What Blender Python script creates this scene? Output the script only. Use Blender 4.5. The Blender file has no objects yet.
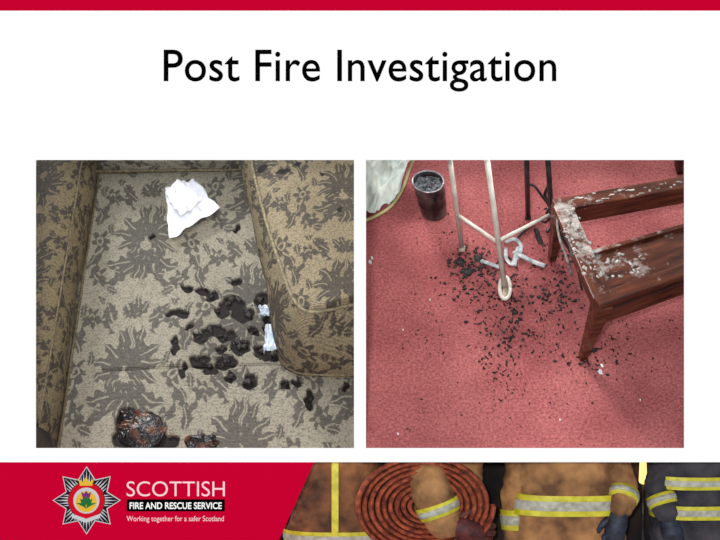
import bpy, math, random
import numpy as np
from mathutils import Vector, Matrix, noise as mn
random.seed(7); np.random.seed(7)
sc=bpy.context.scene
sc.view_settings.view_transform='Standard'
sc.view_settings.look='None'
# ------------------------------------------------------------------ layout
S=0.004; D=5.0; TH=math.radians(48)
v=Vector((0,math.cos(TH),-math.sin(TH))); r=Vector((1,0,0)); u=Vector((0,math.sin(TH),math.cos(TH)))
C0=Vector((0,0,0.03+0.712*math.cos(TH))); CAM=C0-D*v
MB=Matrix(((r.x,u.x,-v.x,C0.x),(r.y,u.y,-v.y,C0.y),(r.z,u.z,-v.z,C0.z),(0,0,0,1)))
def dirn(a,b): return v+((a-360)*S*r+(270-b)*S*u)/D
def R(a,b,dep): return CAM+(D+dep)*dirn(a,b)
def P(a,b,z):
    d=dirn(a,b); t=(z-CAM.z)/d.z; return CAM+t*d
ZS=-0.25   # armchair seat height
# ------------------------------------------------------------------ materials
def lin(c):
    o=[]
    for x in c:
        x=x/255.0
        o.append(x/12.92 if x<=0.04045 else ((x+0.055)/1.055)**2.4)
    return (o[0],o[1],o[2],1.0)
def newmat(name):
    m=bpy.data.materials.new(name); m.use_nodes=True
    nt=m.node_tree; nt.nodes.clear()
    out=nt.nodes.new('ShaderNodeOutputMaterial')
    return m,nt,out
def emis(name,c,s=1.0):
    m,nt,out=newmat(name); e=nt.nodes.new('ShaderNodeEmission')
    e.inputs[0].default_value=lin(c); e.inputs[1].default_value=s
    nt.links.new(e.outputs[0],out.inputs[0]); return m
def surf(name,c1,c2=None,rough=0.8,scale=20,metal=0.0,bump=0.0,bscale=None,detail=6,contrast=(0.35,0.65),stretch=None,spec=0.5):
    m,nt,out=newmat(name); N=nt.nodes; L=nt.links
    b=N.new('ShaderNodeBsdfPrincipled'); L.new(b.outputs[0],out.inputs[0])
    b.inputs['Roughness'].default_value=rough; b.inputs['Metallic'].default_value=metal
    b.inputs['Specular IOR Level'].default_value=spec
    tc=N.new('ShaderNodeTexCoord'); mp=N.new('ShaderNodeMapping'); L.new(tc.outputs['Object'],mp.inputs[0])
    if stretch: mp.inputs['Scale'].default_value=stretch
    nz=N.new('ShaderNodeTexNoise'); nz.inputs['Scale'].default_value=scale; nz.inputs['Detail'].default_value=detail
    L.new(mp.outputs[0],nz.inputs[0])
    cr=N.new('ShaderNodeValToRGB'); L.new(nz.outputs[0],cr.inputs[0])
    cr.color_ramp.elements[0].position=contrast[0]; cr.color_ramp.elements[1].position=contrast[1]
    cr.color_ramp.elements[0].color=lin(c1); cr.color_ramp.elements[1].color=lin(c2 or c1)
    L.new(cr.outputs[0],b.inputs['Base Color'])
    if bump:
        n2=N.new('ShaderNodeTexNoise'); n2.inputs['Scale'].default_value=bscale or scale*3; n2.inputs['Detail'].default_value=4
        L.new(mp.outputs[0],n2.inputs[0])
        bp=N.new('ShaderNodeBump'); bp.inputs['Strength'].default_value=bump; bp.inputs['Distance'].default_value=0.01
        L.new(n2.outputs[0],bp.inputs['Height']); L.new(bp.outputs[0],b.inputs['Normal'])
    return m
def fabric(name,ground,pat,g2):
    m,nt,out=newmat(name); N=nt.nodes; L=nt.links
    b=N.new('ShaderNodeBsdfPrincipled'); L.new(b.outputs[0],out.inputs[0])
    b.inputs['Roughness'].default_value=0.7; b.inputs['Specular IOR Level'].default_value=0.35
    at=N.new('ShaderNodeAttribute'); at.attribute_name='damask'
    sp=N.new('ShaderNodeSeparateColor'); L.new(at.outputs['Color'],sp.inputs[0])
    tc=N.new('ShaderNodeTexCoord')
    nz=N.new('ShaderNodeTexNoise'); nz.inputs['Scale'].default_value=110; nz.inputs['Detail'].default_value=3; L.new(tc.outputs['Object'],nz.inputs[0])
    n3=N.new('ShaderNodeTexNoise'); n3.inputs['Scale'].default_value=4; L.new(tc.outputs['Object'],n3.inputs[0])
    gm=N.new('ShaderNodeMix'); gm.data_type='RGBA'; gm.inputs[6].default_value=lin(ground); gm.inputs[7].default_value=lin(g2); L.new(n3.outputs[0],gm.inputs[0])
    fl=N.new('ShaderNodeMapRange'); L.new(nz.outputs[0],fl.inputs[0]); fl.inputs[1].default_value=0.36; fl.inputs[2].default_value=0.58; fl.inputs[3].default_value=0.6; fl.inputs[4].default_value=0.0
    gf=N.new('ShaderNodeMix'); gf.data_type='RGBA'; L.new(fl.outputs[0],gf.inputs[0]); L.new(gm.outputs[2],gf.inputs[6]); gf.inputs[7].default_value=lin(pat)
    mx=N.new('ShaderNodeMix'); mx.data_type='RGBA'; L.new(gf.outputs[2],mx.inputs[6]); mx.inputs[7].default_value=lin(pat)
    ad=N.new('ShaderNodeMath'); ad.operation='MULTIPLY_ADD'; L.new(nz.outputs[0],ad.inputs[0]); ad.inputs[1].default_value=1.6; ad.inputs[2].default_value=-0.92
    a2=N.new('ShaderNodeMath'); a2.operation='ADD'; a2.use_clamp=True; L.new(sp.outputs[0],a2.inputs[0]); L.new(ad.outputs[0],a2.inputs[1])
    L.new(a2.outputs[0],mx.inputs[0])
    mb=N.new('ShaderNodeMix'); mb.data_type='RGBA'; L.new(mx.outputs[2],mb.inputs[6]); mb.inputs[7].default_value=lin((22,14,14)); L.new(sp.outputs[1],mb.inputs[0])
    L.new(mb.outputs[2],b.inputs['Base Color'])
    wv=N.new('ShaderNodeTexWave'); wv.bands_direction='Y'; wv.inputs['Scale'].default_value=45; wv.inputs['Distortion'].default_value=1.5; L.new(tc.outputs['Object'],wv.inputs[0])
    sm=N.new('ShaderNodeMath'); sm.operation='ADD'; L.new(wv.outputs[0],sm.inputs[0]); L.new(nz.outputs[0],sm.inputs[1])
    bp=N.new('ShaderNodeBump'); bp.inputs['Strength'].default_value=0.6; bp.inputs['Distance'].default_value=0.005
    L.new(sm.outputs[0],bp.inputs['Height']); L.new(bp.outputs[0],b.inputs['Normal'])
    return m
def wood(name):
    m=surf(name,(50,22,15),(112,60,40),rough=0.22,scale=7,stretch=(1,7,7),contrast=(0.3,0.75))
    nt=m.node_tree; N=nt.nodes; L=nt.links
    b=[n for n in N if n.type=='BSDF_PRINCIPLED'][0]; cr=[n for n in N if n.type=='VALTORGB'][0]
    g=N.new('ShaderNodeNewGeometry')
    nz=N.new('ShaderNodeTexNoise'); nz.inputs['Scale'].default_value=12; nz.inputs['Detail'].default_value=8; nz.inputs['Roughness'].default_value=0.7; L.new(g.outputs['Position'],nz.inputs[0])
    ds=N.new('ShaderNodeVectorMath'); ds.operation='DISTANCE'; L.new(g.outputs['Position'],ds.inputs[0]); ds.inputs[1].default_value=P(586,238,0.37)
    mr=N.new('ShaderNodeMapRange'); L.new(ds.outputs['Value'],mr.inputs[0]); mr.inputs[1].default_value=0.05; mr.inputs[2].default_value=0.5; mr.inputs[3].default_value=0.14; mr.inputs[4].default_value=-0.12
    a=N.new('ShaderNodeMath'); a.operation='ADD'; L.new(nz.outputs[0],a.inputs[0]); L.new(mr.outputs[0],a.inputs[1])
    sx=N.new('ShaderNodeSeparateXYZ'); L.new(g.outputs['Normal'],sx.inputs[0])
    up=N.new('ShaderNodeMapRange'); L.new(sx.outputs[2],up.inputs[0]); up.inputs[1].default_value=0.3; up.inputs[2].default_value=0.9; up.inputs[3].default_value=-0.08; up.inputs[4].default_value=0.0
    a3=N.new('ShaderNodeMath'); a3.operation='ADD'; L.new(a.outputs[0],a3.inputs[0]); L.new(up.outputs[0],a3.inputs[1])
    r2=N.new('ShaderNodeMapRange'); L.new(a3.outputs[0],r2.inputs[0]); r2.inputs[1].default_value=0.55; r2.inputs[2].default_value=0.72; r2.inputs[4].default_value=0.85
    mx=N.new('ShaderNodeMix'); mx.data_type='RGBA'; L.new(r2.outputs[0],mx.inputs[0]); L.new(cr.outputs[0],mx.inputs[6]); mx.inputs[7].default_value=lin((190,184,176))
    L.new(mx.outputs[2],b.inputs['Base Color'])
    rr=N.new('ShaderNodeMapRange'); L.new(r2.outputs[0],rr.inputs[0]); rr.inputs[3].default_value=0.22; rr.inputs[4].default_value=0.8; L.new(rr.outputs[0],b.inputs['Roughness'])
    return m
M_white=emis('slide_white',(255,255,255)); M_red=emis('slide_red',(199,2,48)); M_black=emis('slide_black',(5,5,5))
M_pink=emis('slide_pale_text',(250,215,220)); M_silver=emis('emblem_silver',(196,200,204)); M_dark=emis('emblem_dark',(40,32,38))
M_green=emis('emblem_green',(40,110,60)); M_gold=emis('emblem_gold',(226,180,60)); M_ered=emis('emblem_red',(205,20,40)); M_purple=emis('emblem_purple',(120,50,120))
M_back=surf('board_backing',(150,150,150),rough=0.9)
M_seat=fabric('seat_damask',(178,171,153),(84,80,74),(158,151,132))
M_arm=fabric('arm_damask',(166,152,122),(66,60,54),(142,127,100))
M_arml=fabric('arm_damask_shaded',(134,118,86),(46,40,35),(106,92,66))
M_pipe=surf('piping_cloth',(150,138,110),(100,90,70),scale=60,bump=0.3)
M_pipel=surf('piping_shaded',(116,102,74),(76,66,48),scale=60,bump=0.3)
M_char=surf('char_black',(12,8,9),(38,26,25),rough=0.5,scale=50,bump=0.6)
M_charb=surf('char_brown',(20,13,15),(112,66,42),rough=0.25,scale=16,bump=0.8,bscale=50,contrast=(0.5,0.72))
M_tissue=surf('tissue_white',(232,234,242),(250,250,252),rough=0.9,scale=12)
M_scrap=surf('scrap_bluish',(150,165,185),(214,222,230),rough=0.7,scale=30)
M_pscrap=surf('scrap_grey',(120,128,132),(206,210,210),rough=0.6,scale=30)
M_wood=wood('mahogany')
M_dwood=surf('dark_wood',(40,18,14),(70,34,24),rough=0.35,scale=8)
M_cream=surf('cream_metal',(190,182,168),(224,218,206),rough=0.3,scale=14)
M_rust=surf('grubby_cream',(130,110,92),(196,184,166),rough=0.6,scale=40)
M_blk=surf('black_metal',(22,22,26),(48,44,46),rough=0.35,scale=20)
M_can=surf('sooty_can',(34,28,30),(120,110,110),rough=0.3,scale=16,metal=0.4,contrast=(0.38,0.75),stretch=(1,1,.5))
M_rim=surf('can_rim',(130,128,130),(196,196,198),rough=0.3,scale=30,metal=0.6)
M_ash=surf('ash',(30,30,34),(140,142,148),rough=0.9,scale=60,bump=0.8)
M_cloth=surf('pale_cloth',(196,208,202),(228,232,222),rough=0.9,scale=14,bump=0.3)
M_clothy=surf('cloth_edge',(176,168,110),(206,200,150),rough=0.9,scale=20)
def carpet():
    m,nt,out=newmat('red_carpet'); N=nt.nodes; L=nt.links
    b=N.new('ShaderNodeBsdfPrincipled'); L.new(b.outputs[0],out.inputs[0]); b.inputs['Roughness'].default_value=0.95; b.inputs['Specular IOR Level'].default_value=0.1
    g=N.new('ShaderNodeNewGeometry')
    n1=N.new('ShaderNodeTexNoise'); n1.inputs['Scale'].default_value=3.2; n1.inputs['Detail'].default_value=6; L.new(g.outputs['Position'],n1.inputs[0])
    n2=N.new('ShaderNodeTexNoise'); n2.inputs['Scale'].default_value=85; n2.inputs['Detail'].default_value=5; n2.inputs['Roughness'].default_value=0.7; L.new(g.outputs['Position'],n2.inputs[0])
    c1=N.new('ShaderNodeValToRGB'); L.new(n1.outputs[0],c1.inputs[0]); c1.color_ramp.elements[0].position=0.35; c1.color_ramp.elements[1].position=0.68
    c1.color_ramp.elements[0].color=lin((174,96,96)); c1.color_ramp.elements[1].color=lin((200,118,116))
    c2=N.new('ShaderNodeValToRGB'); L.new(n2.outputs[0],c2.inputs[0]); c2.color_ramp.elements[0].position=0.34; c2.color_ramp.elements[1].position=0.62
    c2.color_ramp.elements[0].color=(0.5,0.44,0.46,1); c2.color_ramp.elements[1].color=(1.12,1.12,1.12,1)
    mu=N.new('ShaderNodeMix'); mu.data_type='RGBA'; mu.blend_type='MULTIPLY'; mu.inputs[0].default_value=1.0
    L.new(c1.outputs[0],mu.inputs[6]); L.new(c2.outputs[0],mu.inputs[7])
    cur=mu.outputs[2]
    for (px,py,rad,k) in [(515,300,0.45,0.85),(474,268,0.18,0.9),(580,345,0.25,0.5),(540,235,0.22,0.6),(545,295,0.2,0.9),(505,335,0.16,0.7)]:
        ds=N.new('ShaderNodeVectorMath'); ds.operation='DISTANCE'; L.new(g.outputs['Position'],ds.inputs[0]); ds.inputs[1].default_value=P(px,py,0)
        mr=N.new('ShaderNodeMapRange'); L.new(ds.outputs['Value'],mr.inputs[0]); mr.inputs[1].default_value=0; mr.inputs[2].default_value=rad; mr.inputs[3].default_value=k; mr.inputs[4].default_value=0
        n=N.new('ShaderNodeTexNoise'); n.inputs['Scale'].default_value=16; n.inputs['Detail'].default_value=5; L.new(g.outputs['Position'],n.inputs[0])
        mm=N.new('ShaderNodeMath'); mm.operation='MULTIPLY'; mm.use_clamp=True; L.new(mr.outputs[0],mm.inputs[0]); L.new(n.outputs[0],mm.inputs[1])
        mx=N.new('ShaderNodeMix'); mx.data_type='RGBA'; L.new(mm.outputs[0],mx.inputs[0]); L.new(cur,mx.inputs[6]); mx.inputs[7].default_value=lin((84,38,40)); cur=mx.outputs[2]
    L.new(cur,b.inputs['Base Color'])
    bp=N.new('ShaderNodeBump'); bp.inputs['Strength'].default_value=0.7; bp.inputs['Distance'].default_value=0.01; L.new(n2.outputs[0],bp.inputs['Height']); L.new(bp.outputs[0],b.inputs['Normal'])
    return m
M_carpet=carpet()
# ------------------------------------------------------------------ mesh helpers
def empty(name,loc=(0,0,0),mat=None):
    o=bpy.data.objects.new(name,None); o.empty_display_size=0.05
    sc.collection.objects.link(o)
    if mat is not None: o.matrix_world=mat
    else: o.location=loc
    return o
def mk(name,verts,faces,mat,parent=None,smooth=True,local=False):
    me=bpy.data.meshes.new(name); me.from_pydata([tuple(p) for p in verts],[],faces); me.update()
    if smooth: me.polygons.foreach_set('use_smooth',[True]*len(me.polygons))
    if mat: me.materials.append(mat)
    o=bpy.data.objects.new(name,me); sc.collection.objects.link(o)
    if parent:
        o.parent=parent
        if not local:
            bpy.context.view_layer.update(); o.matrix_parent_inverse=parent.matrix_world.inverted()
    return o
def gridfaces(nu,nv,cu=False,cv=False,off=0):
    f=[]
    for i in range(nu if cu else nu-1):
        for j in range(nv if cv else nv-1):
            a=i*nv+j; b=i*nv+(j+1)%nv; c=((i+1)%nu)*nv+(j+1)%nv; d=((i+1)%nu)*nv+j
            f.append((a+off,b+off,c+off,d+off))
    return f
def tubegeo(pts,rad,n=10,off=0,flat=None):
    pts=[Vector(p) for p in pts]; V=[];F=[]
    if not hasattr(rad,'__len__'): rad=[rad]*len(pts)
    rad=[float(q) for q in rad]
    ref=None
    for i,p in enumerate(pts):
        t=(pts[min(i+1,len(pts)-1)]-pts[max(i-1,0)]).normalized()
        if ref is None:
            ref=Vector((0,0,1)) if abs(t.z)<0.9 else Vector((1,0,0))
        a=(ref-ref.dot(t)*t).normalized(); ref=a; b=t.cross(a)
        for k in range(n):
            an=2*math.pi*k/n
            ca,cb=math.cos(an),math.sin(an)
            if flat: ca*=flat
            V.append(p+rad[i]*(ca*a+cb*b))
    F=gridfaces(len(pts),n,False,True,off)
    F.append(tuple(off+k for k in range(n))[::-1]); F.append(tuple(off+(len(pts)-1)*n+k for k in range(n)))
    return V,F
def tube(name,pts,rad,mat,parent=None,n=10,local=False,flat=None):
    V,F=tubegeo(pts,rad,n,0,flat); return mk(name,V,F,mat,parent,True,local)
def smoothpath(pts,k=8):
    pts=[Vector(p) for p in pts]; o=[]
    for i in range(len(pts)-1):
        p0=pts[max(i-1,0)];p1=pts[i];p2=pts[i+1];p3=pts[min(i+2,len(pts)-1)]
        for j in range(k):
            t=j/k
            o.append(0.5*((2*p1)+(-p0+p2)*t+(2*p0-5*p1+4*p2-p3)*t*t+(-p0+3*p1-3*p2+p3)*t**3))
    o.append(pts[-1]); return o
def limb(pts,rad,k=6,n=14,off=0):
    q=[Vector((p[0],p[1],p[2])) for p in pts]
    path=smoothpath(q,k); rr=[float(z) for z in np.interp(np.linspace(0,len(q)-1,len(path)),range(len(q)),rad)]
    t0=(path[0]-path[1]).normalized(); t1=(path[-1]-path[-2]).normalized()
    pre=[];pr=[];po=[];prr=[]
    for a in (80,60,40,20):
        pre.append(path[0]+t0*rr[0]*math.sin(math.radians(a))); pr.append(rr[0]*math.cos(math.radians(a)))
    for a in (20,40,60,80):
        po.append(path[-1]+t1*rr[-1]*math.sin(math.radians(a))); prr.append(rr[-1]*math.cos(math.radians(a)))
    return tubegeo(pre+path+po,pr+list(rr)+prr,n,off)
def beam(name,a,b,w,h,mat,parent,bev=0.006,up=Vector((0,0,1))):
    a=Vector(a);b=Vector(b); ln=(b-a).length; t=(b-a).normalized(); s=t.cross(up).normalized(); q=s.cross(t).normalized()
    V=[]
    for x in (-ln/2,ln/2):
        for (i,j) in ((-1,-1),(1,-1),(1,1),(-1,1)):
            V.append(Vector((x,i*w/2,j*h/2)))
    F=[(0,1,2,3)[::-1],(4,5,6,7),(0,1,5,4),(1,2,6,5),(2,3,7,6),(3,0,4,7)]
    o=mk(name,V,F,mat,None,False)
    c=(a+b)/2; s2=-s
    M=Matrix(((t.x,s2.x,q.x,c.x),(t.y,s2.y,q.y,c.y),(t.z,s2.z,q.z,c.z),(0,0,0,1)))
    o.matrix_world=M
    bpy.context.view_layer.update()
    o.parent=parent; o.matrix_parent_inverse=parent.matrix_world.inverted()
    m=o.modifiers.new('bev','BEVEL'); m.width=bev; m.segments=2
    return o
# ------------------------------------------------------------------ slide board
slide=empty('presentation_slide',mat=MB)
def L2(a,b): return ((a-360)*S,(270-b)*S)
def panel(name,pts,z0,z1,mat,parent=slide):
    n=len(pts); V=[(*L2(*p),z0) for p in pts]+[(*L2(*p),z1) for p in pts]
    area=sum(V[i][0]*V[(i+1)%n][1]-V[(i+1)%n][0]*V[i][1] for i in range(n))
    top=tuple(range(n,2*n)); bot=tuple(range(n))[::-1]
    if area<0: top=top[::-1]; bot=bot[::-1]
    F=[top,bot]
    for i in range(n):
        j=(i+1)%n; f=(i,j,j+n,i+n); F.append(f if area>0 else f[::-1])
    return mk(name,V,F,mat,parent,False,True)
def rect(name,x0,y0,x1,y1,z0,z1,mat,parent=slide): return panel(name,[(x0,y0),(x1,y0),(x1,y1),(x0,y1)],z0,z1,mat,parent)
T=0.006
rect('header_stripe',-6,-6,726,11,0,T,M_red)
rect('title_area',-6,11,726,160,0,T,M_white)
rect('left_margin',-6,160,36,448,0,T,M_white)
rect('middle_margin',354,160,366,448,0,T,M_white)
rect('right_margin',684,160,726,448,0,T,M_white)
rect('lower_margin',-6,448,726,462,0,T,M_white)
panel('footer_band',[(-6,462),(314,462),(279,540),(276,546),(-6,546)],0,T,M_red)
rect('footer_bottom_edge',276,540.5,726,546,0,T,M_red)
rect('back_title',-5,-5,725,158,-0.01,-0.001,M_back); rect('back_left',-5,158,34,449,-0.01,-0.001,M_back); rect('back_right',686,158,725,449,-0.01,-0.001,M_back)
def text(name,body,x0,y0,x1,y1,z,mat,off=0.0,space=1.0):
    c=bpy.data.curves.new(name,'FONT'); c.body=body; c.size=1; c.offset=off; c.space_character=space; c.resolution_u=6
    o=bpy.data.objects.new(name+'_tmp',c); sc.collection.objects.link(o); bpy.context.view_layer.update()
    me=bpy.data.meshes.new_from_object(o.evaluated_get(bpy.context.evaluated_depsgraph_get()))
    bpy.data.objects.remove(o)
    n=len(me.vertices); co=np.empty(n*3); me.vertices.foreach_get('co',co); co=co.reshape(-1,3)
    mn_,mx_=co.min(0),co.max(0)
    X0,Y1=L2(x0,y0); X1,Y0=L2(x1,y1)
    co[:,0]=X0+(co[:,0]-mn_[0])/(mx_[0]-mn_[0])*(X1-X0)
    co[:,1]=Y0+(co[:,1]-mn_[1])/(mx_[1]-mn_[1])*(Y1-Y0)
    co[:,2]=z
    me.vertices.foreach_set('co',co.ravel()); me.materials.clear(); me.materials.append(mat); me.update()
    ob=bpy.data.objects.new(name,me); sc.collection.objects.link(ob); ob.parent=slide; return ob
text('title_text','Post Fire Investigation',164,50,556,92,T+0.002,M_black,0.006,1.02)
text('logo_text_scottish','SCOTTISH',127,481,225,496,T+0.002,M_pink,-0.004)
rect('logo_black_bar',127,499,225,511,T,T+0.002,M_black)
text('logo_text_service','FIRE AND RESCUE SERVICE',130,501.8,222,508.6,T+0.004,M_white,0.02)
text('logo_text_motto','Working together for a safer Scotland',127,515.5,224,522.5,T+0.002,M_pink)
def ring(cx,cy,rr,n=40): return [(cx+rr*math.cos(2*math.pi*i/n),cy+rr*math.sin(2*math.pi*i/n)) for i in range(n)]
def star(cx,cy,R1,R2,n=8,rot=-math.pi/2):
    o=[]
    for i in range(2*n):
        a=rot+math.pi*i/n; q=R1 if i%2==0 else R2
        o.append((cx+q*math.cos(a),cy+q*math.sin(a)))
    return o
ex,ey=87,500
panel('emblem_star_outline',star(ex,ey,34,22.5),T,T+0.002,M_silver)
panel('emblem_star',star(ex,ey,32.5,21.3),T+0.002,T+0.003,M_dark)
for i in range(8):
    a=-math.pi/2+math.pi*i/4
    for k in (-0.3,-0.15,0,0.15,0.3):
        Lr=31-abs(k)*22
        wd=1.15
        p=[(ex+14*math.cos(a+k*1.1)+wd*math.sin(a),ey+14*math.sin(a+k*1.1)-wd*math.cos(a)),
           (ex+Lr*math.cos(a+k*0.75),ey+Lr*math.sin(a+k*0.75)),
           (ex+14*math.cos(a+k*1.1)-wd*math.sin(a),ey+14*math.sin(a+k*1.1)+wd*math.cos(a))]
        panel('emblem_ray_%d_%d'%(i,int(k*100)+30),p,T+0.003,T+0.0036,M_silver)
panel('emblem_disc_dark',ring(ex,ey,18.6),T+0.004,T+0.005,M_dark)
panel('emblem_disc_red',ring(ex,ey,18),T+0.005,T+0.006,M_ered)
panel('emblem_disc_silver',ring(ex,ey,13),T+0.006,T+0.007,M_silver)
panel('emblem_disc_gold',ring(ex,ey+1,10.5),T+0.007,T+0.008,M_gold)
for i,(dx,dy,a) in enumerate([(-6,4,-0.6),(6,4,0.6),(-4,7,-1.2),(4,7,1.2)]):
    c,s_=math.cos(a-math.pi/2),math.sin(a-math.pi/2)
    panel('emblem_leaf_%d'%i,[(ex,ey+8),(ex+dx*0.5-s_*2.2,ey+dy*0.6+c*2),(ex+c*11,ey+6+s_*10),(ex+dx*0.5+s_*2.2,ey+dy*0.6-c*2)],T+0.008,T+0.009,M_green)
panel('emblem_bulb',ring(ex,ey,4.2,16),T+0.009,T+0.010,M_green)
panel('emblem_thistle',[(ex-3.4,ey-2.5),(ex-5,ey-9),(ex-2,ey-7),(ex,ey-10),(ex+2,ey-7),(ex+5,ey-9),(ex+3.4,ey-2.5)],T+0.009,T+0.010,M_purple)
panel('emblem_scroll',[(ex-14,ey+13),(ex,ey+18),(ex+14,ey+13),(ex+14,ey+17),(ex,ey+22),(ex-14,ey+17)],T+0.010,T+0.011,M_silver)
panel('emblem_crown',[(ex-6,ey-15),(ex-8,ey-22),(ex-3,ey-18.5),(ex,ey-24),(ex+3,ey-18.5),(ex+8,ey-22),(ex+6,ey-15)],T+0.010,T+0.011,M_gold)
# ------------------------------------------------------------------ damask
def leaf(x,y,cx,cy,ang,L,W,curv=0.0,ser=0.25):
    a=math.radians(ang); dx=x-cx;dy=y-cy
    p=dx*math.cos(a)+dy*math.sin(a); q=-dx*math.sin(a)+dy*math.cos(a)
    t=np.clip(p/L,0,1); q=q-curv*t*t*L
    pr=W*np.power(np.sin(np.pi*np.power(t,0.8)),0.8)*(1+ser*np.sin(t*26))
    return (p>0)&(p<L)&(np.abs(q)<pr)&(np.abs(q)>W*0.11)
def motif(x,y):
    X=np.abs(x); m=np.zeros(x.shape,bool)
    for ang,L,W,cv in [(90,.31,.062,0),(67,.32,.046,.1),(45,.31,.046,-.15),(23,.30,.045,-.25),(0,.27,.044,-.35),(-25,.24,.040,-.4)]:
        m|=leaf(X,y,0.01,-0.02,ang,L,W,cv)
    for ang,L,W,cv in [(-42,.34,.055,.4),(-66,.33,.055,.3),(-88,.27,.05,0)]:
        m|=leaf(X,y,0.02,-0.12,ang,L,W,cv,0.4)
    for (cx,cy,rr) in [(0.41,-0.06,0.09),(0.36,0.33,0.075),(0.36,-0.34,0.08)]:
        d=np.hypot(X-cx,y-cy); th=np.arctan2(y-cy,X-cx)
        m|=(d<rr*(0.8+0.28*np.cos(6*th)))&((d>rr*0.42)|(d<rr*0.22))
    for (cx,cy,rr,a0,a1) in [(0.30,0.2,0.13,-0.5,2.9),(0.27,-0.22,0.15,-2.6,1.0)]:
        d=np.hypot(X-cx,y-cy); th=np.arctan2(y-cy,X-cx)
        m|=(np.abs(d-rr)<0.02*(1+0.6*np.sin(th*9)))&(th>a0)&(th<a1)
    for ang in (50,90): m|=leaf(X,y,0.0,0.33,ang,.17,.045)
    m|=leaf(X,y,0.14,0.32,35,.2,.05,.2); m|=leaf(X,y,0.44,0.08,80,.2,.045,-.3); m|=leaf(X,y,0.45,-0.16,-70,.2,.045,.3)
    for (cx,cy,ang) in [(0.18,0.42,-10),(0.30,0.0,70),(0.2,-0.44,20),(0.46,0.44,-100),(0.30,0.44,60),(0.13,-0.3,10)]:
        m|=leaf(X,y,cx,cy,ang,.11,.03)
    return m
def damask(U,Vv,w=0.46,h=0.60):
    U=U+0.010*np.sin(Vv*23)+0.005*np.sin(Vv*61+U*40); Vv=Vv+0.009*np.sin(U*27+1)+0.004*np.sin(U*70)
    col=np.floor(U/w); x=U/w-col-0.5; yy=Vv/h+0.5*(col%2); y=yy-np.floor(yy)-0.5
    return motif(x,y*0.98).astype(float)
def setattr_col(o,R_,G_):
    me=o.data; n=len(me.vertices); a=me.color_attributes.new(name='damask',type='FLOAT_COLOR',domain='POINT')
    c=np.zeros((n,4)); c[:,0]=R_; c[:,1]=G_; c[:,3]=1; a.data.foreach_set('color',c.ravel())
# ------------------------------------------------------------------ armchair
chair=empty('armchair',P(200,300,ZS))
x0=P(10,300,ZS).x-0.05; x1=-0.015; y0=P(200,456,ZS).y; y1=P(200,140,ZS).y
nx,ny=460,620
gx=np.linspace(x0,x1,nx); gy=np.linspace(y0,y1,ny)
GX,GY=np.meshgrid(gx,gy,indexing='ij')
burns=[(188,288,7,3.5),(203,291,8,4),(212,296,7,5),(237,282,6,3.5),(232,303,13,7),(243,314,12,7),(222,312,8,5),(176,313,12,3.5),(184,314,6,4),(262,300,7,8),(214,331,12,6),(226,336,10,5),(200,338,8,5),(240,346,10,7),(175,346,4,9),(200,361,10,6),(210,369,7,5),(226,362,10,7),(183,370,3.5,7),(262,350,9,6),(271,357,7,4),(250,381,6,7),(285,384,5,4),(297,381,5,3),(309,398,4,9),(345,385,3,4),(268,322,5,9),(237,228,3,5),(230,377,5,5),(152,237,2.5,3),(222,349,5,4),(190,327,4,3),(254,331,6,4),
 (128,417,12,9),(143,430,20,12),(122,432,9,10),(160,438,10,7),(172,437,7,5),(196,438,10,5),(208,442,9,5),(150,414,6,4)]
burn=np.zeros_like(GX); Z=np.full_like(GX,ZS)
wx=GX+0.005*np.sin(GY*75+GX*20)+0.003*np.sin(GY*140+1.3+GX*60); wy=GY+0.006*np.sin(GX*70+2)+0.003*np.sin(GX*130+GY*60)
for (bx,by,rx,ry) in burns:
    c=P(bx,by,ZS); d=((wx-c.x)/(rx*0.0047))**2+((wy-c.y)/(ry*0.0066))**2
    burn=np.maximum(burn,np.clip((1.2-d)*2.8,0,1))
soot=np.zeros_like(GX)
for (bx,by,rx,ry) in [(230,320,50,40),(215,355,45,26),(145,428,38,22),(268,330,14,40)]:
    c=P(bx,by,ZS); soot+=0.22*np.exp(-(((GX-c.x)/(rx*0.0044))**2+((GY-c.y)/(ry*0.006))**2))
Z-=0.014*burn
yc=P(200,366,ZS).y+ (GX-P(200,366,ZS).x)*0.05
Z-=0.014*np.exp(-((GY-yc)/0.008)**2); Z-=np.clip(yc-GY,0,1)*0.06
Z+=0.006*np.sin(GX*7+1)*np.sin(GY*6)+0.0015*np.sin(GX*31+GY*17)
VV=np.stack([GX,GY,Z],-1).reshape(-1,3)
F=gridfaces(nx,ny)
seat=mk('seat_cushion',VV.tolist(),[f[::-1] for f in F],M_seat,chair)
setattr_col(seat,damask(GX+0.24,GY*0.95+0.28,0.54,0.76).ravel(),np.clip(np.maximum(burn,soot*0.7),0,1).ravel())
sol=seat.modifiers.new('thick','SOLIDIFY'); sol.thickness=0.1; sol.offset=-1
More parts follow.
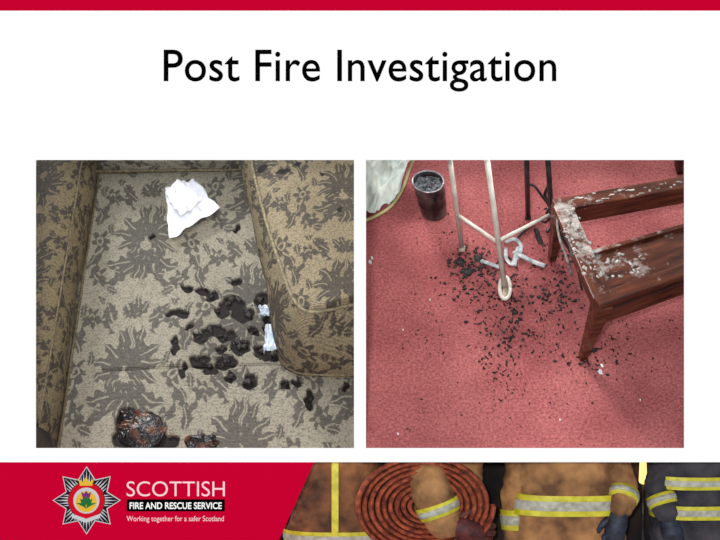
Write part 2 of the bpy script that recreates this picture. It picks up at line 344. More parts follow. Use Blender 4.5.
def sweep_profile(name,A,B,outv,prof,mat,nseg=260,npf=150,uoff=0.0,ends=True,tw=0.52,thh=0.70):
    A=Vector(A);B=Vector(B); pf=smoothpath([(p[0],p[1],0) for p in prof],24)
    pl=[0]
    for i in range(1,len(pf)): pl.append(pl[-1]+(pf[i]-pf[i-1]).length)
    tt=np.linspace(0,pl[-1],npf); o_=np.interp(tt,pl,[p.x for p in pf]); h_=np.interp(tt,pl,[p.y for p in pf])
    Ln=(B-A).length; V=[];U=[];W=[]
    for i in range(nseg):
        k=i/(nseg-1); s=min(k,1-k)*Ln
        rd=1.0
        if ends and s<0.05: rd=math.sqrt(max(0,1-((0.05-s)/0.05)**2))*0.06+0.94
        base=A+(B-A)*k
        for j in range(npf):
            oc=float(o_.mean())
            w=0.004*math.sin(k*9+tt[j]*11)+0.003*math.sin(k*31-tt[j]*17)
            V.append(base+outv*float(oc+(o_[j]-oc)*rd+w)+Vector((0,0,float(h_[j]*rd)))); U.append(tt[j]+uoff); W.append(k*Ln)
    F=gridfaces(nseg,npf)
    F.append(tuple(range(npf))); F.append(tuple((nseg-1)*npf+j for j in range(npf))[::-1])
    o=mk(name,V,F,mat,chair)
    setattr_col(o,damask(np.array(U),np.array(W),tw,thh),np.zeros(len(V)))
    return o
la,lb=P(98,165,ZS),P(54,458,ZS)
la=la+(la-lb)*0.12
dv=(lb-la).normalized(); outv=Vector((0,0,1)).cross(dv); 
if outv.x>0: outv=-outv
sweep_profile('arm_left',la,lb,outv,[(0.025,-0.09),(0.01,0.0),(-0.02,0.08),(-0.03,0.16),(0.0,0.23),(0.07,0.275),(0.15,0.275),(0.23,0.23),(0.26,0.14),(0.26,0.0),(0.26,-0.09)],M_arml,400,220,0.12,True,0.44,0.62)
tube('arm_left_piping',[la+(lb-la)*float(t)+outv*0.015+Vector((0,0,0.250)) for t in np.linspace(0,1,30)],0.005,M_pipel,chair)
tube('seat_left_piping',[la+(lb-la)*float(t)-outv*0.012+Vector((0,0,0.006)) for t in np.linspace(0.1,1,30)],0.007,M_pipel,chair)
ba,bb=P(80,172,ZS),P(270,170,ZS)
sweep_profile('backrest',ba,bb,Vector((0,1,0)),[(0.0,-0.09),(0.0,0.03),(0.03,0.14),(0.09,0.26),(0.16,0.30),(0.24,0.28),(0.28,0.15),(0.28,-0.09)],M_seat,260,160,0.3)
tube('backrest_piping',[ba.lerp(bb,float(t))+Vector((0,-0.01,0.012)) for t in np.linspace(0,1,20)],0.007,M_pipe,chair)
def resample(pts,n):
    pts=[Vector(p) for p in pts]; l=[0]
    for i in range(1,len(pts)): l.append(l[-1]+(pts[i]-pts[i-1]).length)
    t=np.linspace(0,l[-1],n)
    return [Vector([float(np.interp(a,l,[p[k] for p in pts])) for k in range(3)]) for a in t]
ZT=0.11
bpx=[(243,130),(246,170),(254,215),(263,260),(270,300),(274,335),(280,362),(296,376),(325,379),(357,379)]
tpx=[(248,125),(252,160),(260,195),(269,228),(280,262),(290,290),(299,306),(312,312),(332,309),(357,303)]
N_=520
Bl=resample(smoothpath([P(a,b,ZS-0.02) for a,b in bpx],10),N_)
Tl=resample(smoothpath([P(a,b,ZT) for a,b in tpx],10),N_)
rows=[];uu=[];ww=[]
nr=110
alen=np.concatenate([[0],np.cumsum([(Tl[i]-Tl[i-1]).length for i in range(1,N_)])])
nrms=[]
for i in range(N_):
    tn=(Tl[1]-Tl[0]) if i==0 else Tl[i]-Tl[i-1]
    nrm=Vector((tn.y,-tn.x,0)).normalized()
    if nrm.x>0 and i<N_*0.7: nrm=-nrm
    if i>=N_*0.7 and nrm.y>0: nrm=-nrm
    nrms.append(nrm)
for k in range(nr):
    t=k/(nr-1)
    for i in range(N_):
        p=Bl[i].lerp(Tl[i],t)+nrms[i]*(0.035*math.sin(math.pi*t)**0.8+0.003*math.sin(i*0.05+t*6))
        p.x=min(p.x,-0.012)
        rows.append(p); uu.append(alen[i]); ww.append(t*0.4)
nside=nr
ntop=160
for k in range(1,ntop):
    t=k/(ntop-1)
    for i in range(N_):
        e=Vector((-0.012,max(Tl[-1].y,Tl[i].y),ZT))
        p=Tl[i].lerp(e,t*0.995)
        dd=(p-Tl[i]).length
        p.z=ZT+0.055*(1-math.exp(-dd/0.07))+0.003*math.sin(p.x*30)*math.sin(p.y*25)
        rows.append(p); uu.append(0); ww.append(0)
F=gridfaces(nside+ntop-1,N_)
ra=mk('arm_right',rows,F,M_arm,chair)
ua=np.array(uu);wa=np.array(ww); pos=np.array([tuple(p) for p in rows])
side=np.arange(len(rows))<nside*N_
U=np.where(side,ua*1.0+0.05,pos[:,0]+0.30); W=np.where(side,wa+0.08,pos[:,1]+0.1)
bn=np.zeros(len(rows))
for (bx,by,rx,ry) in [(262,166,6,5),(283,172,8,3),(298,166,4,3),(340,212,3,3),(322,176,3,2)]:
    c=P(bx,by,ZT+0.04); d=((pos[:,0]+.004*np.sin(pos[:,1]*150)-c.x)/(rx*0.0043))**2+((pos[:,1]+.004*np.sin(pos[:,0]*170)-c.y)/(ry*0.0058))**2
    bn=np.maximum(bn,np.clip((1.2-d)*2,0,1)*(~side))
for (bx,by,rr) in [(266,262,0.05),(270,300,0.07),(276,345,0.05)]:
    c=P(bx,by,ZS+0.05); d=np.linalg.norm(pos-np.array(c),axis=1)/rr
    bn=np.maximum(bn,np.clip(1.1-d,0,1)*0.8)
setattr_col(ra,damask(U,W,0.46,0.62),bn)
tube('arm_right_piping',[p+nrms[min(i*4,N_-1)]*0.004+Vector((0,0,0.002)) for i,p in enumerate(Tl[::4])],0.008,M_pipe,chair)
tube('arm_right_base_piping',[Vector((min(p.x,-.012),p.y,ZS+0.012)) for p in Bl[::4]],0.006,M_pipe,chair)
zb=ZS-0.1
mk('base_frame',[(x0+.15,y0+.55,zb-.001),(x1-.1,y0+.55,zb-.001),(x1-.1,y1,zb-.001),(x0+.15,y1,zb-.001),(x0+.15,y0+.55,zb-.14),(x1-.1,y0+.55,zb-.14),(x1-.1,y1,zb-.14),(x0+.15,y1,zb-.14)],[(0,1,2,3),(7,6,5,4),(0,4,5,1),(1,5,6,2),(2,6,7,3),(3,7,4,0)],M_arm,chair,False)
for i,(lx,ly) in enumerate([(x0+.22,y0+.62),(x1-.17,y0+.62),(x0+.22,y1-.08),(x1-.17,y1-.08)]):
    tube('leg_%d'%(i+1),[(lx,ly,zb-.14),(lx,ly,zb-.2),(lx,ly,-0.6)],[0.035,0.03,0.02],M_dwood,chair,12)
def flakes(name,items,mat,parent=None):
    V=[];F=[]
    for (c,rx,ry,rot,h) in items:
        n=12; off=len(V); ph=[random.uniform(0.62,1.25) for _ in range(n)]
        for lvl,(sc_,z) in enumerate([(1.0,0),(0.9,h*0.7),(0.5,h)]):
            for k in range(n):
                a=2*math.pi*k/n; x=rx*ph[k]*sc_*math.cos(a); y=ry*ph[k]*sc_*math.sin(a)
                V.append((c.x+x*math.cos(rot)-y*math.sin(rot),c.y+x*math.sin(rot)+y*math.cos(rot),c.z+z+(random.uniform(-.2,.3)*h if lvl==2 else 0)))
        for l in range(2):
            for k in range(n):
                F.append((off+l*n+k,off+l*n+(k+1)%n,off+(l+1)*n+(k+1)%n,off+(l+1)*n+k))
        F.append(tuple(off+2*n+k for k in range(n)))
    return mk(name,V,F,mat,parent)
it=[]
for _ in range(60):
    it.append((P(random.gauss(222,30),random.gauss(338,28),ZS-0.003),random.uniform(.6,1.9)*.0043,random.uniform(.6,1.9)*.0055,random.uniform(0,3),0.003))
# crusty char inside the burn holes
for (bx,by,rx,ry) in burns:
    if by>400: continue
    for _ in range(max(1,int(rx*ry/22))):
        q=min(rx,ry)*random.uniform(.35,.7)
        it.append((P(bx+random.uniform(-.55,.55)*rx,by+random.uniform(-.5,.5)*ry,ZS-0.017),q*.0045,q*.0058,random.uniform(0,3),0.013))
flakes('charred_fragments',it,M_char,chair)
def crust(name,cx,cy,rx,ry,h,seed):
    c=P(cx,cy,ZS-0.028); V=[tuple(c+Vector((0,0,h)))];F=[];n=36;m=8
    for l in range(1,m+1):
        q=l/m
        for k in range(n):
            a=2*math.pi*k/n; e=1+0.3*mn.noise(Vector((math.cos(a)*1.6,math.sin(a)*1.6,seed)))
            x=rx*.0044*q*e*math.cos(a); y=ry*.0062*q*e*math.sin(a)
            z=h*(1-q*q)+0.010*mn.noise(Vector((x*30,y*30,seed)))*(1-q*.5)
            V.append((c.x+x,c.y+y,c.z+z))
    F=[(0,1+k,1+(k+1)%n) for k in range(n)]
    for l in range(m-1):
        for k in range(n): F.append((1+l*n+k,1+(l+1)*n+k,1+(l+1)*n+(k+1)%n,1+l*n+(k+1)%n))
    return mk(name,V,F,M_charb,chair)
crust('singed_crust_1',143,429,25,16,0.026,1.0); crust('singed_crust_2',130,418,13,10,0.028,3.0); crust('singed_crust_3',202,441,16,7,0.022,7.0)
def patch(name,corners,mat,nu=40,nv=40,fold=0.02,seed=1,zb=0.01,parent=None):
    c=[Vector(p) for p in corners]; V=[]
    for i in range(nu):
        for j in range(nv):
            a=i/(nu-1);b=j/(nv-1)
            p=(c[0]*(1-a)+c[1]*a)*(1-b)+(c[3]*(1-a)+c[2]*a)*b
            e=mn.noise(Vector((a*2.2+seed,b*2.2,seed*1.7)))
            f=abs(mn.noise(Vector((a*3.2+seed,b*2.6+4,seed))))
            f2=abs(mn.noise(Vector((a*7+seed,b*6+4,seed+3))))
            p=p+Vector((0.014*mn.noise(Vector((b*4,seed,0))),0.014*mn.noise(Vector((a*4,seed,5))),zb+fold*(e+0.3)+fold*2.2*(0.35-f)+fold*0.7*(0.3-f2)))
            V.append(p)
    o=mk(name,V,[f[::-1] for f in gridfaces(nu,nv)],mat,parent)
    m=o.modifiers.new('s','SOLIDIFY'); m.thickness=0.002
    return o
tis=empty('paper_tissue',P(190,212,ZS+0.01))
patch('sheet_top',[P(166,193,ZS+.02),P(194,183,ZS+.02),P(221,214,ZS+.01),P(170,243,ZS+.01)],M_tissue,fold=0.018,seed=2,zb=0.02,parent=tis)
patch('sheet_fold',[P(166,200,ZS+.03),P(178,186,ZS+.04),P(203,203,ZS+.04),P(182,222,ZS+.03)],M_tissue,fold=0.012,seed=5,zb=0.028,parent=tis)
sc_e=empty('plastic_scrap',P(270,330,ZS))
patch('scrap_a',[P(259,311,ZS+.02),P(268,309,ZS+.02),P(271,320,ZS+.01),P(262,319,ZS+.01)],M_scrap,fold=0.012,seed=8,zb=0.02,parent=sc_e,nu=16,nv=16)
patch('scrap_b',[P(266,330,ZS+.03),P(272,328,ZS+.03),P(279,354,ZS+.02),P(264,356,ZS+.02)],M_scrap,fold=0.016,seed=9,zb=0.02,parent=sc_e,nu=16,nv=16)
# floors and partition
yn=P(500,456,0).y; yf=P(500,60,0).y
carp=mk('carpet',[(0.012,yn,0),(P(760,300,0).x+.4,yn,0),(P(760,300,0).x+.4,yf,0),(0.012,yf,0)],[(0,1,2,3)],M_carpet,None,False); carp.modifiers.new('s','SOLIDIFY').thickness=0.012
mk('floor',[(-2.2,0.2,-0.6),(2.4,0.2,-0.6),(2.4,yf,-0.6),(-2.2,yf,-0.6)],[(0,1,2,3)],surf('floorboards',(120,96,72),(150,122,94),scale=6),None,False)
pz=[R(360,150,0.02),R(360,456,0.02)]
mk('wall_partition',[(0,pz[1].y,pz[1].z),(0,pz[0].y,pz[0].z),(0,pz[0].y+.7,pz[0].z),(0,pz[0].y+.7,-0.6),(0,pz[1].y+0.5,-0.6)],[(0,1,2,3,4)],surf('partition_paint',(190,180,170)),None,False)
# ------------------------------------------------------------------ wooden table (glass missing)
zt=0.37
tab=empty('coffee_table',P(640,260,0))
A=P(562,206,zt);B=P(603,300,zt)
eL=(P(684,184,zt)-A); eL=eL.normalized(); 
C=A+eL*1.0; nearL=(P(684,271,zt)-B).normalized(); Dp=B+nearL*1.0
beam('top_rail_end',A,B,0.085,0.028,M_wood,tab)
beam('top_rail_far',A-eL*0.035,C,0.075,0.03,M_wood,tab)
beam('top_rail_near',B-nearL*0.035,Dp,0.06,0.03,M_wood,tab)
beam('top_rail_end_right',C,Dp,0.085,0.028,M_wood,tab)
beam('apron_end',A-Vector((0,0,.065)),B-Vector((0,0,.065)),0.022,0.10,M_wood,tab,0.003)
beam('apron_far',A-Vector((0,0,.065)),C-Vector((0,0,.065)),0.022,0.10,M_wood,tab,0.003)
beam('apron_near',B-Vector((0,0,.085)),Dp-Vector((0,0,.085)),0.022,0.13,M_wood,tab,0.003)
beam('apron_near_bead',B-Vector((0,0.012,.055)),Dp-Vector((0,0.012,.055)),0.02,0.012,M_dwood,tab,0.003)
beam('apron_end_right',C-Vector((0,0,.065)),Dp-Vector((0,0,.065)),0.022,0.10,M_wood,tab,0.003)
for i,p in enumerate([A,B,C,Dp]):
    foot=Vector((p.x,p.y,0.001)); 
    if i==1: foot+=Vector((-0.035,-0.01,0))
    if i==0: foot+=Vector((0.0,0.02,0))
    a_=p-Vector((0,0,.015)); t=(foot-a_)
    V=[]
    for q,w in ((a_,0.036),(a_+t*0.4,0.028),(foot,0.016)):
        for (sx,sy) in ((-1,-1),(1,-1),(1,1),(-1,1)): V.append(q+(eL*sx+Vector((-eL.y,eL.x,0))*sy)*w)
    F=[(0,1,2,3)[::-1],(8,9,10,11)]
    for l in (0,4):
        for k in range(4): F.append((l+k,l+(k+1)%4,l+4+(k+1)%4,l+4+k))
    o=mk('leg_%d'%(i+1),V,F,M_wood,tab,False); m=o.modifiers.new('b','BEVEL'); m.width=0.004
m1=A.lerp(B,0.66); m2=C.lerp(Dp,0.66)
beam('shelf',Vector((m1.x,m1.y,zt-0.07)),Vector((m2.x,m2.y,zt-0.07)),0.22,0.018,M_wood,tab)
beam('shelf_lip',Vector((m1.x,m1.y+.11,zt-0.055)),Vector((m2.x,m2.y+.11,zt-0.055)),0.02,0.024,M_wood,tab,0.003)
M_foam=surf('dried_foam',(84,78,72),(200,194,186),rough=0.9,scale=40,bump=0.5)
it=[]
for t in np.linspace(0.05,0.8,60):
    p=A.lerp(B,float(t)); it.append((Vector((p.x+random.uniform(-.045,.045),p.y+random.uniform(-.01,.01),zt+0.013)),random.uniform(0.003,0.012),random.uniform(.004,.014),random.uniform(0,3),.004))
for t in np.linspace(0.03,0.6,30):
    p=A.lerp(C,float(t)); it.append((Vector((p.x,p.y+random.uniform(-.03,.03),zt+0.014)),random.uniform(0.004,0.016),random.uniform(.002,.007),0.2,.003))
for k in range(22):
    it.append((P(random.uniform(606,645),random.uniform(252,278),zt-0.061),random.uniform(0.004,0.014),random.uniform(.004,.01),random.uniform(0,3),.004))
flakes('ash_flakes',it,M_foam,tab)
tube('melted_strip_1',smoothpath([P(560,212,.37),P(557,222,.32),P(560,240,.26),P(566,256,.21),P(571,275,.14)],8),0.011,M_foam,tab,8,flat=.5)
tube('melted_strip_2',smoothpath([P(567,222,.385),P(562,236,.32),P(569,250,.27),P(577,268,.22),P(582,290,.15)],8),0.009,M_char,tab,8,flat=.6)
o=tube('chair_leg',[P(680,172,0.001),P(679,165,0.06),P(680,158,0.12),P(682,140,0.25)],[0.018,0.022,0.028,0.032],M_dwood,None,12)
# ------------------------------------------------------------------ metal stand
st=empty('folding_stand',P(505,250,0))
zf=0.014
def pole(nm,f,t,mat,rad=0.0105,z=zf,dep=0.17): 
    a=P(f[0],f[1],z); b=R(t[0],t[1],dep); tube(nm,[a,a.lerp(b,.5),b],rad,mat,st,14); return a,b
p1=pole('leg_cream_1',(462,250),(446,130),M_cream)
p2=pole('leg_cream_2',(505,290),(483,130),M_cream,0.012)
p3=pole('leg_black_1',(528,218),(526,130),M_blk,0.012)
p4=pole('leg_black_2',(553,238),(546,130),M_blk,0.012)
tube('top_bar_front',[p1[1],p2[1]],0.011,M_cream,st,12); tube('top_bar_side',[p2[1],p4[1]],0.011,M_cream,st,12)
tube('top_bar_back',[p4[1],p3[1]],0.011,M_blk,st,12); tube('top_bar_side_2',[p3[1],p1[1]],0.011,M_blk,st,12)
def onpole(p,py):
    lo,hi=0,1
    f=lambda k:(p[0].lerp(p[1],k))
    def proj(w):
        w=w-CAM; dpt=w.dot(v); return 270-(w.dot(u)/dpt*D)/S
    for _ in range(40):
        m=(lo+hi)/2
        if proj(f(m))>py: lo=m
        else: hi=m
    return f(lo)
tube('cross_bar_1',[onpole(p1,215),onpole(p2,243)],0.009,M_cream,st,12)
tube('cross_bar_2',[onpole(p2,241),onpole(p4,214)],0.009,M_cream,st,12)
tube('foot_1',[P(462,252,0.016),P(462,246,0.03)],0.015,M_rust,st,14)
lp_=[]
for k in range(25):
    a=2*math.pi*k/24; lp_.append(P(505+5.2*math.cos(a),288+11*math.sin(a),0.018+0.016*(1-math.sin(a))))
tube('foot_2_loop',lp_,0.009,M_cream,st,10)
tube('foot_2_pad',[P(505,299,0.012),P(505.5,294,0.018),P(505,288,0.028)],[0.010,0.017,0.013],M_rust,st,16)
tube('foot_3',[P(528,220,0.015),P(528,214,0.03)],0.014,M_blk,st,14); tube('foot_4',[P(553,240,0.015),P(553,234,0.03)],0.014,M_blk,st,14)
cab=smoothpath([P(526,184,.28),P(534,186,.27),P(542,196,.22),P(549,206,.16),P(551,214,.12),P(546,222,.06),P(538,220,.03),P(530,226,.012),P(521,234,.012),P(516,240,.012)],8)
tube('power_cable',cab,0.006,M_blk,None,10)
tube('power_cable.001',smoothpath([P(548,186,.26),P(545,196,.2),P(551,206,.15),P(547,214,.1),P(553,222,.03),P(547,232,.01)],8),0.008,M_blk,None,10)
# ------------------------------------------------------------------ can
can=empty('metal_can',P(433,207,0))
cb=P(434,212,0.003); ct=cb+Vector((-0.036,-0.0,0.20)); r0,r1=0.062,0.073
V=[];n=48
seq=[(0.0,0.97),(0.02,1.0),(0.03,1.0),(0.33,1.0),(0.35,1.02),(0.37,1.0),(0.64,1.0),(0.66,1.02),(0.68,1.0),(0.97,1.0),(1.0,1.0)]
for (t,q) in seq:
    c=cb.lerp(ct,t); rr=(r0+(r1-r0)*t)*q
    for k in range(n): a=2*math.pi*k/n; V.append((c.x+rr*math.cos(a),c.y+rr*math.sin(a),c.z))
for (t,q) in [(0.98,0.93),(0.82,0.92)]:
    c=cb.lerp(ct,t); rr=(r0+(r1-r0)*t)*q
    for k in range(n): a=2*math.pi*k/n; V.append((c.x+rr*math.cos(a),c.y+rr*math.sin(a),c.z))
F=gridfaces(len(V)//n,n,False,True); F.append(tuple(range(n))[::-1])
mk('can_body',V,F,M_can,can)
c=ct; tube('can_rim',[(c.x+r1*.98*math.cos(2*math.pi*k/48),c.y+r1*.98*math.sin(2*math.pi*k/48),c.z) for k in range(49)],0.004,M_rim,can,8)
c=cb.lerp(ct,0.85); V=[(c.x,c.y,c.z+.01)];
for q in (0.3,0.6,0.92):
    for k in range(24): a=2*math.pi*k/24; V.append((c.x+r1*q*math.cos(a),c.y+r1*q*math.sin(a),c.z+random.uniform(-.004,.014)))
F=[(0,1+k,1+(k+1)%24) for k in range(24)]
for l in range(2):
    for k in range(24): F.append((1+l*24+k,1+(l+1)*24+k,1+(l+1)*24+(k+1)%24,1+l*24+(k+1)%24))
mk('can_contents',V,F,M_ash,can)
it=[]
for k in range(9):
    a=random.uniform(0,6.28);q=random.uniform(0,.8)*r1; it.append((Vector((c.x+q*math.cos(a),c.y+q*math.sin(a),c.z+.01)),random.uniform(.006,.014),random.uniform(.004,.008),random.uniform(0,3),.008))
flakes('can_scraps',it,M_ash,can)
# ------------------------------------------------------------------ cloth upper left
cl=empty('white_cloth',P(385,185,0))
patch('cloth_main',[P(362,150,.06),P(416,152,.06),P(396,204,.02),P(362,222,.015)],M_cloth,50,50,fold=0.035,seed=3,zb=0.02,parent=cl)
tube('cloth_hem',smoothpath([P(415,156,.07),P(409,170,.06),P(402,190,.04),P(391,206,.03),P(376,216,.02),P(364,221,.02)],8),0.008,M_clothy,cl,8)
# ------------------------------------------------------------------ scraps on carpet
sr=empty('melted_plastic_scrap',P(515,255,0))
def strip(nm,px,w,mat=M_pscrap):
    tube(nm,smoothpath([P(a,b,z) for a,b,z in px],6),w,mat,sr,8,flat=0.45)
strip('strip_1',[(481,261,.01),(488,263,.018),(496,266,.012),(503,268,.01)],0.012)
strip('strip_2',[(505,243,.012),(514,239,.03),(521,246,.02),(518,257,.012),(511,264,.012),(506,257,.02),(506,248,.015)],0.010)
strip('strip_3',[(514,252,.015),(524,257,.025),(534,262,.015),(545,266,.01)],0.013)
strip('strip_4',[(519,247,.01),(516,256,.02),(514,266,.01)],0.012)
# ------------------------------------------------------------------ debris on carpet
it=[]
def cl_(cx,cy,sx,sy,n,lo,hi):
    for _ in range(n):
        a=random.gauss(cx,sx); b=random.gauss(cy,sy)
        if not(368<a<700 and 165<b<446): continue
        q=random.uniform(lo,hi)*S; it.append((P(a,b,0.0005),q,q*random.uniform(.3,.75),random.uniform(0,3.14),random.uniform(.003,.008)))
cl_(470,264,13,9,110,.8,3.2); cl_(482,290,20,14,70,.8,2.6); cl_(506,326,16,26,130,.8,2.6); cl_(540,300,22,22,120,.8,2.8)
cl_(590,362,18,10,60,.8,2.4); cl_(635,340,26,16,50,.5,1.6); cl_(510,300,60,50,260,.4,1.4); cl_(450,235,16,12,18,.6,1.6)
cl_(480,400,60,28,50,.4,1.3); cl_(560,275,8,24,50,1,3); cl_(500,368,14,12,30,.8,2.0)
for (a,b,rx,ry) in [(540,240,4,9),(537,232,3,6),(468,272,9,4),(459,262,6,4),(478,258,5,4),(590,350,7,4)]:
    it.append((P(a,b,0.0005),rx*S,ry*S*1.2,0.2,.008))
flakes('burnt_debris',it,M_char,carp)
it=[]
for (a,b,q) in [(370,262,3.5),(372,258,2.5),(398,434,1.5),(403,330,1.2),(560,420,1.3),(600,372,4),(602,366,2.5),(640,400,1.2),(430,300,1.2)]:
    it.append((P(a,b,0.0005),q*S*.6,q*S,0.3,.006))
flakes('paper_bits',it,M_tissue,carp)
# ------------------------------------------------------------------ fire crew in the footer picture
M_tan=surf('turnout_tan',(100,66,40),(180,130,80),rough=0.85,scale=9,bump=0.4,bscale=30)
M_tan2=surf('turnout_brown',(62,38,26),(146,94,56),rough=0.85,scale=8,bump=0.4,bscale=30)
M_navy=surf('turnout_dark',(24,26,36),(70,66,70),rough=0.85,scale=9,bump=0.4,bscale=30)
M_glove=surf('glove_dark',(14,18,28),(44,54,72),rough=0.6,scale=30,bump=0.3)
M_gloveb=surf('glove_leather',(50,18,18),(96,36,32),rough=0.6,scale=30,bump=0.3)
M_lime=surf('reflective_lime',(186,176,24),(220,208,60),rough=0.5,scale=30)
M_refl=surf('reflective_silver',(150,148,130),(190,188,172),rough=0.4,scale=40)
M_hose=surf('hose_canvas',(96,32,18),(176,84,50),rough=0.8,scale=40,bump=0.6,bscale=150)
M_night=surf('night_backdrop',(8,8,12),(46,34,28),rough=1.0,scale=5)
bk=[R(270,456,.34),R(735,456,.34),R(735,552,.34),R(270,552,.34)]
mk('wall_back',bk,[(3,2,1,0)],M_night,None,False)
def tor(y,w,dp,grow=0.0):
    k=1+0.06*math.cos((y+.2)*9)
    return (w*k+grow,dp*(1+0.05*math.cos((y+.1)*7))+grow)
def torsogeo(w,dp,ys,grow=0.0,n=64,wr=0.006):
    V=[]
    for y in ys:
        y=float(y)
        a,b=tor(y,w,dp,grow)
        for k in range(n):
            t=2*math.pi*k/n; c,s=math.cos(t),math.sin(t)
            x=a*math.copysign(abs(c)**0.8,c); z=b*math.copysign(abs(s)**0.8,s)
            f=1+wr*6*mn.noise(Vector((x*9,y*14,z*9+w*50)))
            V.append((x*f,y,z*f))
    return V
def hand(V,F,o,d,side,size=1.0,curl=0.9):
    d=Vector(d).normalized(); side=Vector(side).normalized(); nrm=d.cross(side).normalized()
    if nrm.z<0: nrm=-nrm
    o=Vector(o)
    v1,f1=limb([o,o+d*0.045*size,o+d*0.08*size],[0.032*size,0.04*size,0.036*size],4,12,len(V)); V+=v1;F+=f1
    for i,(s,l) in enumerate([(0.030,.062),(0.010,.072),(-0.010,.066),(-0.030,.05)]):
        b=o+d*0.088*size+side*s*size; l*=size
        k1=b+d*l*0.45-nrm*l*0.1*curl; k2=k1+d*l*0.3-nrm*l*0.3*curl; k3=k2+d*l*0.1-nrm*l*0.35*curl
        v1,f1=limb([b,k1,k2,k3],[.0125*size,.0115*size,.0105*size,.009*size],3,8,len(V)); V+=v1;F+=f1
    b=o+d*0.025*size+side*0.03*size
    v1,f1=limb([b,b+side*.024*size+d*.024*size,b+side*.03*size+d*.055*size-nrm*.012*size],[.015*size,.013*size,.011*size],3,8,len(V)); V+=v1;F+=f1
def firefighter(px,dep,w,dp,mat,glove,bands,sleeves,vstrip=None,cuff=0.010,hs_=1.15):
    e=empty('firefighter',mat=Matrix.Translation(R(px,501,dep))@MB.to_3x3().to_4x4())
    ys=np.linspace(-0.26,0.19,36); n=64
    V=torsogeo(w,dp,ys); F=gridfaces(len(ys),n,False,True); F.append(tuple(range(n))[::-1]); F.append(tuple((len(ys)-1)*n+k for k in range(n)))
    F=[f[::-1] for f in F]
    HV=[];HF=[];cuffs=[]
    for (pts,rad,hd,hs) in sleeves:
        v1,f1=limb(pts,rad,8,18,len(V)); V+=v1;F+=f1
        d=Vector(hd); hand(HV,HF,Vector(pts[-1])+d.normalized()*0.03,d,hs,hs_)
        cuffs.append((Vector(pts[-2]),Vector(pts[-1]),rad[-2],rad[-1]))
    o=mk('turnout_jacket',V,F,mat,e,True,True)
    m=o.modifiers.new('r','REMESH'); m.mode='VOXEL'; m.voxel_size=0.007; m.use_smooth_shade=True
    m=o.modifiers.new('s','SMOOTH'); m.iterations=3
    tx=bpy.data.textures.new('cloth_wrinkle','CLOUDS'); tx.noise_scale=0.06
    m=o.modifiers.new('d','DISPLACE'); m.texture=tx; m.strength=0.03; m.mid_level=0.5
    if HV: mk('gloved_hands',HV,HF,glove,e,True,True)
    for i,(yc_,hh) in enumerate(bands):
        for j,(o1,o2,mt) in enumerate([(-hh,hh,M_lime),(-hh*.45,hh*.45,M_refl)]):
            ys2=np.linspace(yc_+o1,yc_+o2,5); VB=torsogeo(w,dp,ys2,0.014+0.003*j); FB=[f[::-1] for f in gridfaces(5,n,False,True)]
            mk('band_%d_%d'%(i,j),VB,FB,mt,e,True,True)
    for i,(a,b,ra_,rb_) in enumerate(cuffs):
        for j,(k0,k1,mt,g) in enumerate([(0.3,0.75,M_lime,cuff),(0.42,0.63,M_refl,cuff+.003)]):
            km=(k0+k1)/2
            v1,f1=tubegeo([a.lerp(b,k0),a.lerp(b,km),a.lerp(b,k1)],[ra_+(rb_-ra_)*q+g for q in (k0,km,k1)],24); mk('cuff_band_%d_%d'%(i,j),v1,f1,mt,e,True,True)
    if vstrip is not None:
        V=[];ys2=np.linspace(-.25,.18,20)
        for y in ys2:
            y=float(y)
            a,b=tor(y,w,dp,0.016)
            for xx in (vstrip-0.014,vstrip,vstrip+0.014):
                c=min(1,abs(xx)/a)**1.25; V.append((xx,y,b*math.sqrt(max(0,1-c*c))**0.8))
        mk('front_strip',V,gridfaces(20,3),M_lime,e,True,True)
    return e
firefighter(338,.21,.20,.10,M_tan2,M_gloveb,[(-.135,.028)],[],vstrip=-0.01)
# forearm lies across the hose coil, glove gripping its right side
firefighter(445,.24,.17,.08,M_tan,M_gloveb,[],[([(-.12,.22,.0),(-.085,.13,.12),(-.06,.06,.18),(-.02,-.05,.19)],[.085,.088,.085,.068],(1,-.35,-.15),(.3,1,0))],None,0.012,1.35)
firefighter(568,.20,.225,.105,M_tan,M_glove,[(.0,.042)],[([(-.19,.19,-.02),(-.22,.02,-.01),(-.215,-.16,.0)],[.06,.055,.05],(0,-1,0),(1,0,0)),([(.17,.19,0),(.225,.07,.04),(.2,-.0,.1)],[.065,.06,.052],(-.25,-1,0.0),(-1,0,0))])
firefighter(694,.21,.17,.10,M_navy,M_glove,[(.09,.026),(-.03,.028)],[([(-.12,.19,0),(-.16,.06,.04),(-.135,-.03,.08)],[.06,.056,.05],(.3,-1,0),(1,0,0))])
hc=R(424,505,.075); hz=empty('fire_hose_coil',mat=Matrix.Translation(hc)@MB.to_3x3().to_4x4())
turns=9
V=[];N1=turns*56; nc=10
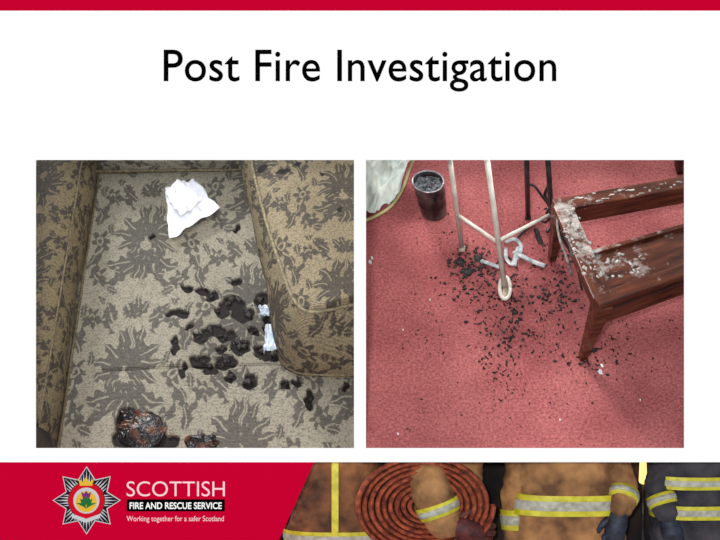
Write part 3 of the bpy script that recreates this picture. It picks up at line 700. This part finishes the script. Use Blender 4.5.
for i in range(N1+1):
    a=2*math.pi*i/56; q=0.045+0.0262*a/(2*math.pi)
    cen=Vector((q*math.cos(a),q*math.sin(a)*0.74,0.006*math.sin(a*1.7))); er=Vector((math.cos(a),math.sin(a)*.8,0)); ez=Vector((0,0,1))
    for k in range(nc):
        t=2*math.pi*k/nc; V.append(cen+er*0.0118*math.cos(t)+ez*0.032*math.sin(t))
F=gridfaces(N1+1,nc,False,True)
mk('coiled_hose',V,F,M_hose,hz,True,True)
lp=empty('street_lamp',R(643,470,.30))
V,F=limb([R(643,462,.30),R(643,480,.30)],[.014,.018],4,12); mk('lamp_head',V,F,emis('lamp_glow',(255,200,120),2.0),lp)
tube('lamp_post',[R(643,484,.31),R(643,550,.31)],.008,M_blk,lp)
# ------------------------------------------------------------------ lights
w=bpy.data.worlds.new('World'); sc.world=w; w.use_nodes=True
bg=w.node_tree.nodes['Background']; bg.inputs[0].default_value=(0.88,0.94,1.0,1); bg.inputs[1].default_value=0.5
def area(name,loc,target,size,power,col=(1,1,1)):
    l=bpy.data.lights.new(name,'AREA'); l.size=size; l.energy=power; l.color=col
    o=bpy.data.objects.new(name,l); sc.collection.objects.link(o); o.location=loc
    o.rotation_euler=(Vector(target)-Vector(loc)).to_track_quat('-Z','Y').to_euler(); return o
sl=bpy.data.lights.new('window_sun','SUN'); sl.energy=2.2; sl.angle=0.2; sl.color=(1,.99,.96)
so=bpy.data.objects.new('window_sun',sl); sc.collection.objects.link(so)
so.rotation_euler=Vector((0.35,-0.8,-0.52)).to_track_quat('-Z','Y').to_euler(); so.location=(0,4,3)
area('front_fill',CAM+Vector((-.3,0,.5)),R(360,300,.4),0.3,170)  # added fill light beside the camera, brightens everything through the openings
area('fill_chair',R(180,110,.12),P(190,330,ZS),0.5,9)  # added fill light hidden behind the title area, brightens the seat
area('fill_carpet',R(530,110,.12),P(520,330,0),0.5,6)  # unseen fill behind the board, added to brighten the carpet
# ------------------------------------------------------------------ camera
cd=bpy.data.cameras.new('camera'); cd.sensor_width=36; cd.lens=36*D/(720*S); cd.clip_end=100
co=bpy.data.objects.new('camera',cd); sc.collection.objects.link(co); co.location=CAM; co.rotation_euler=(math.pi/2-TH,0,0)
sc.camera=co
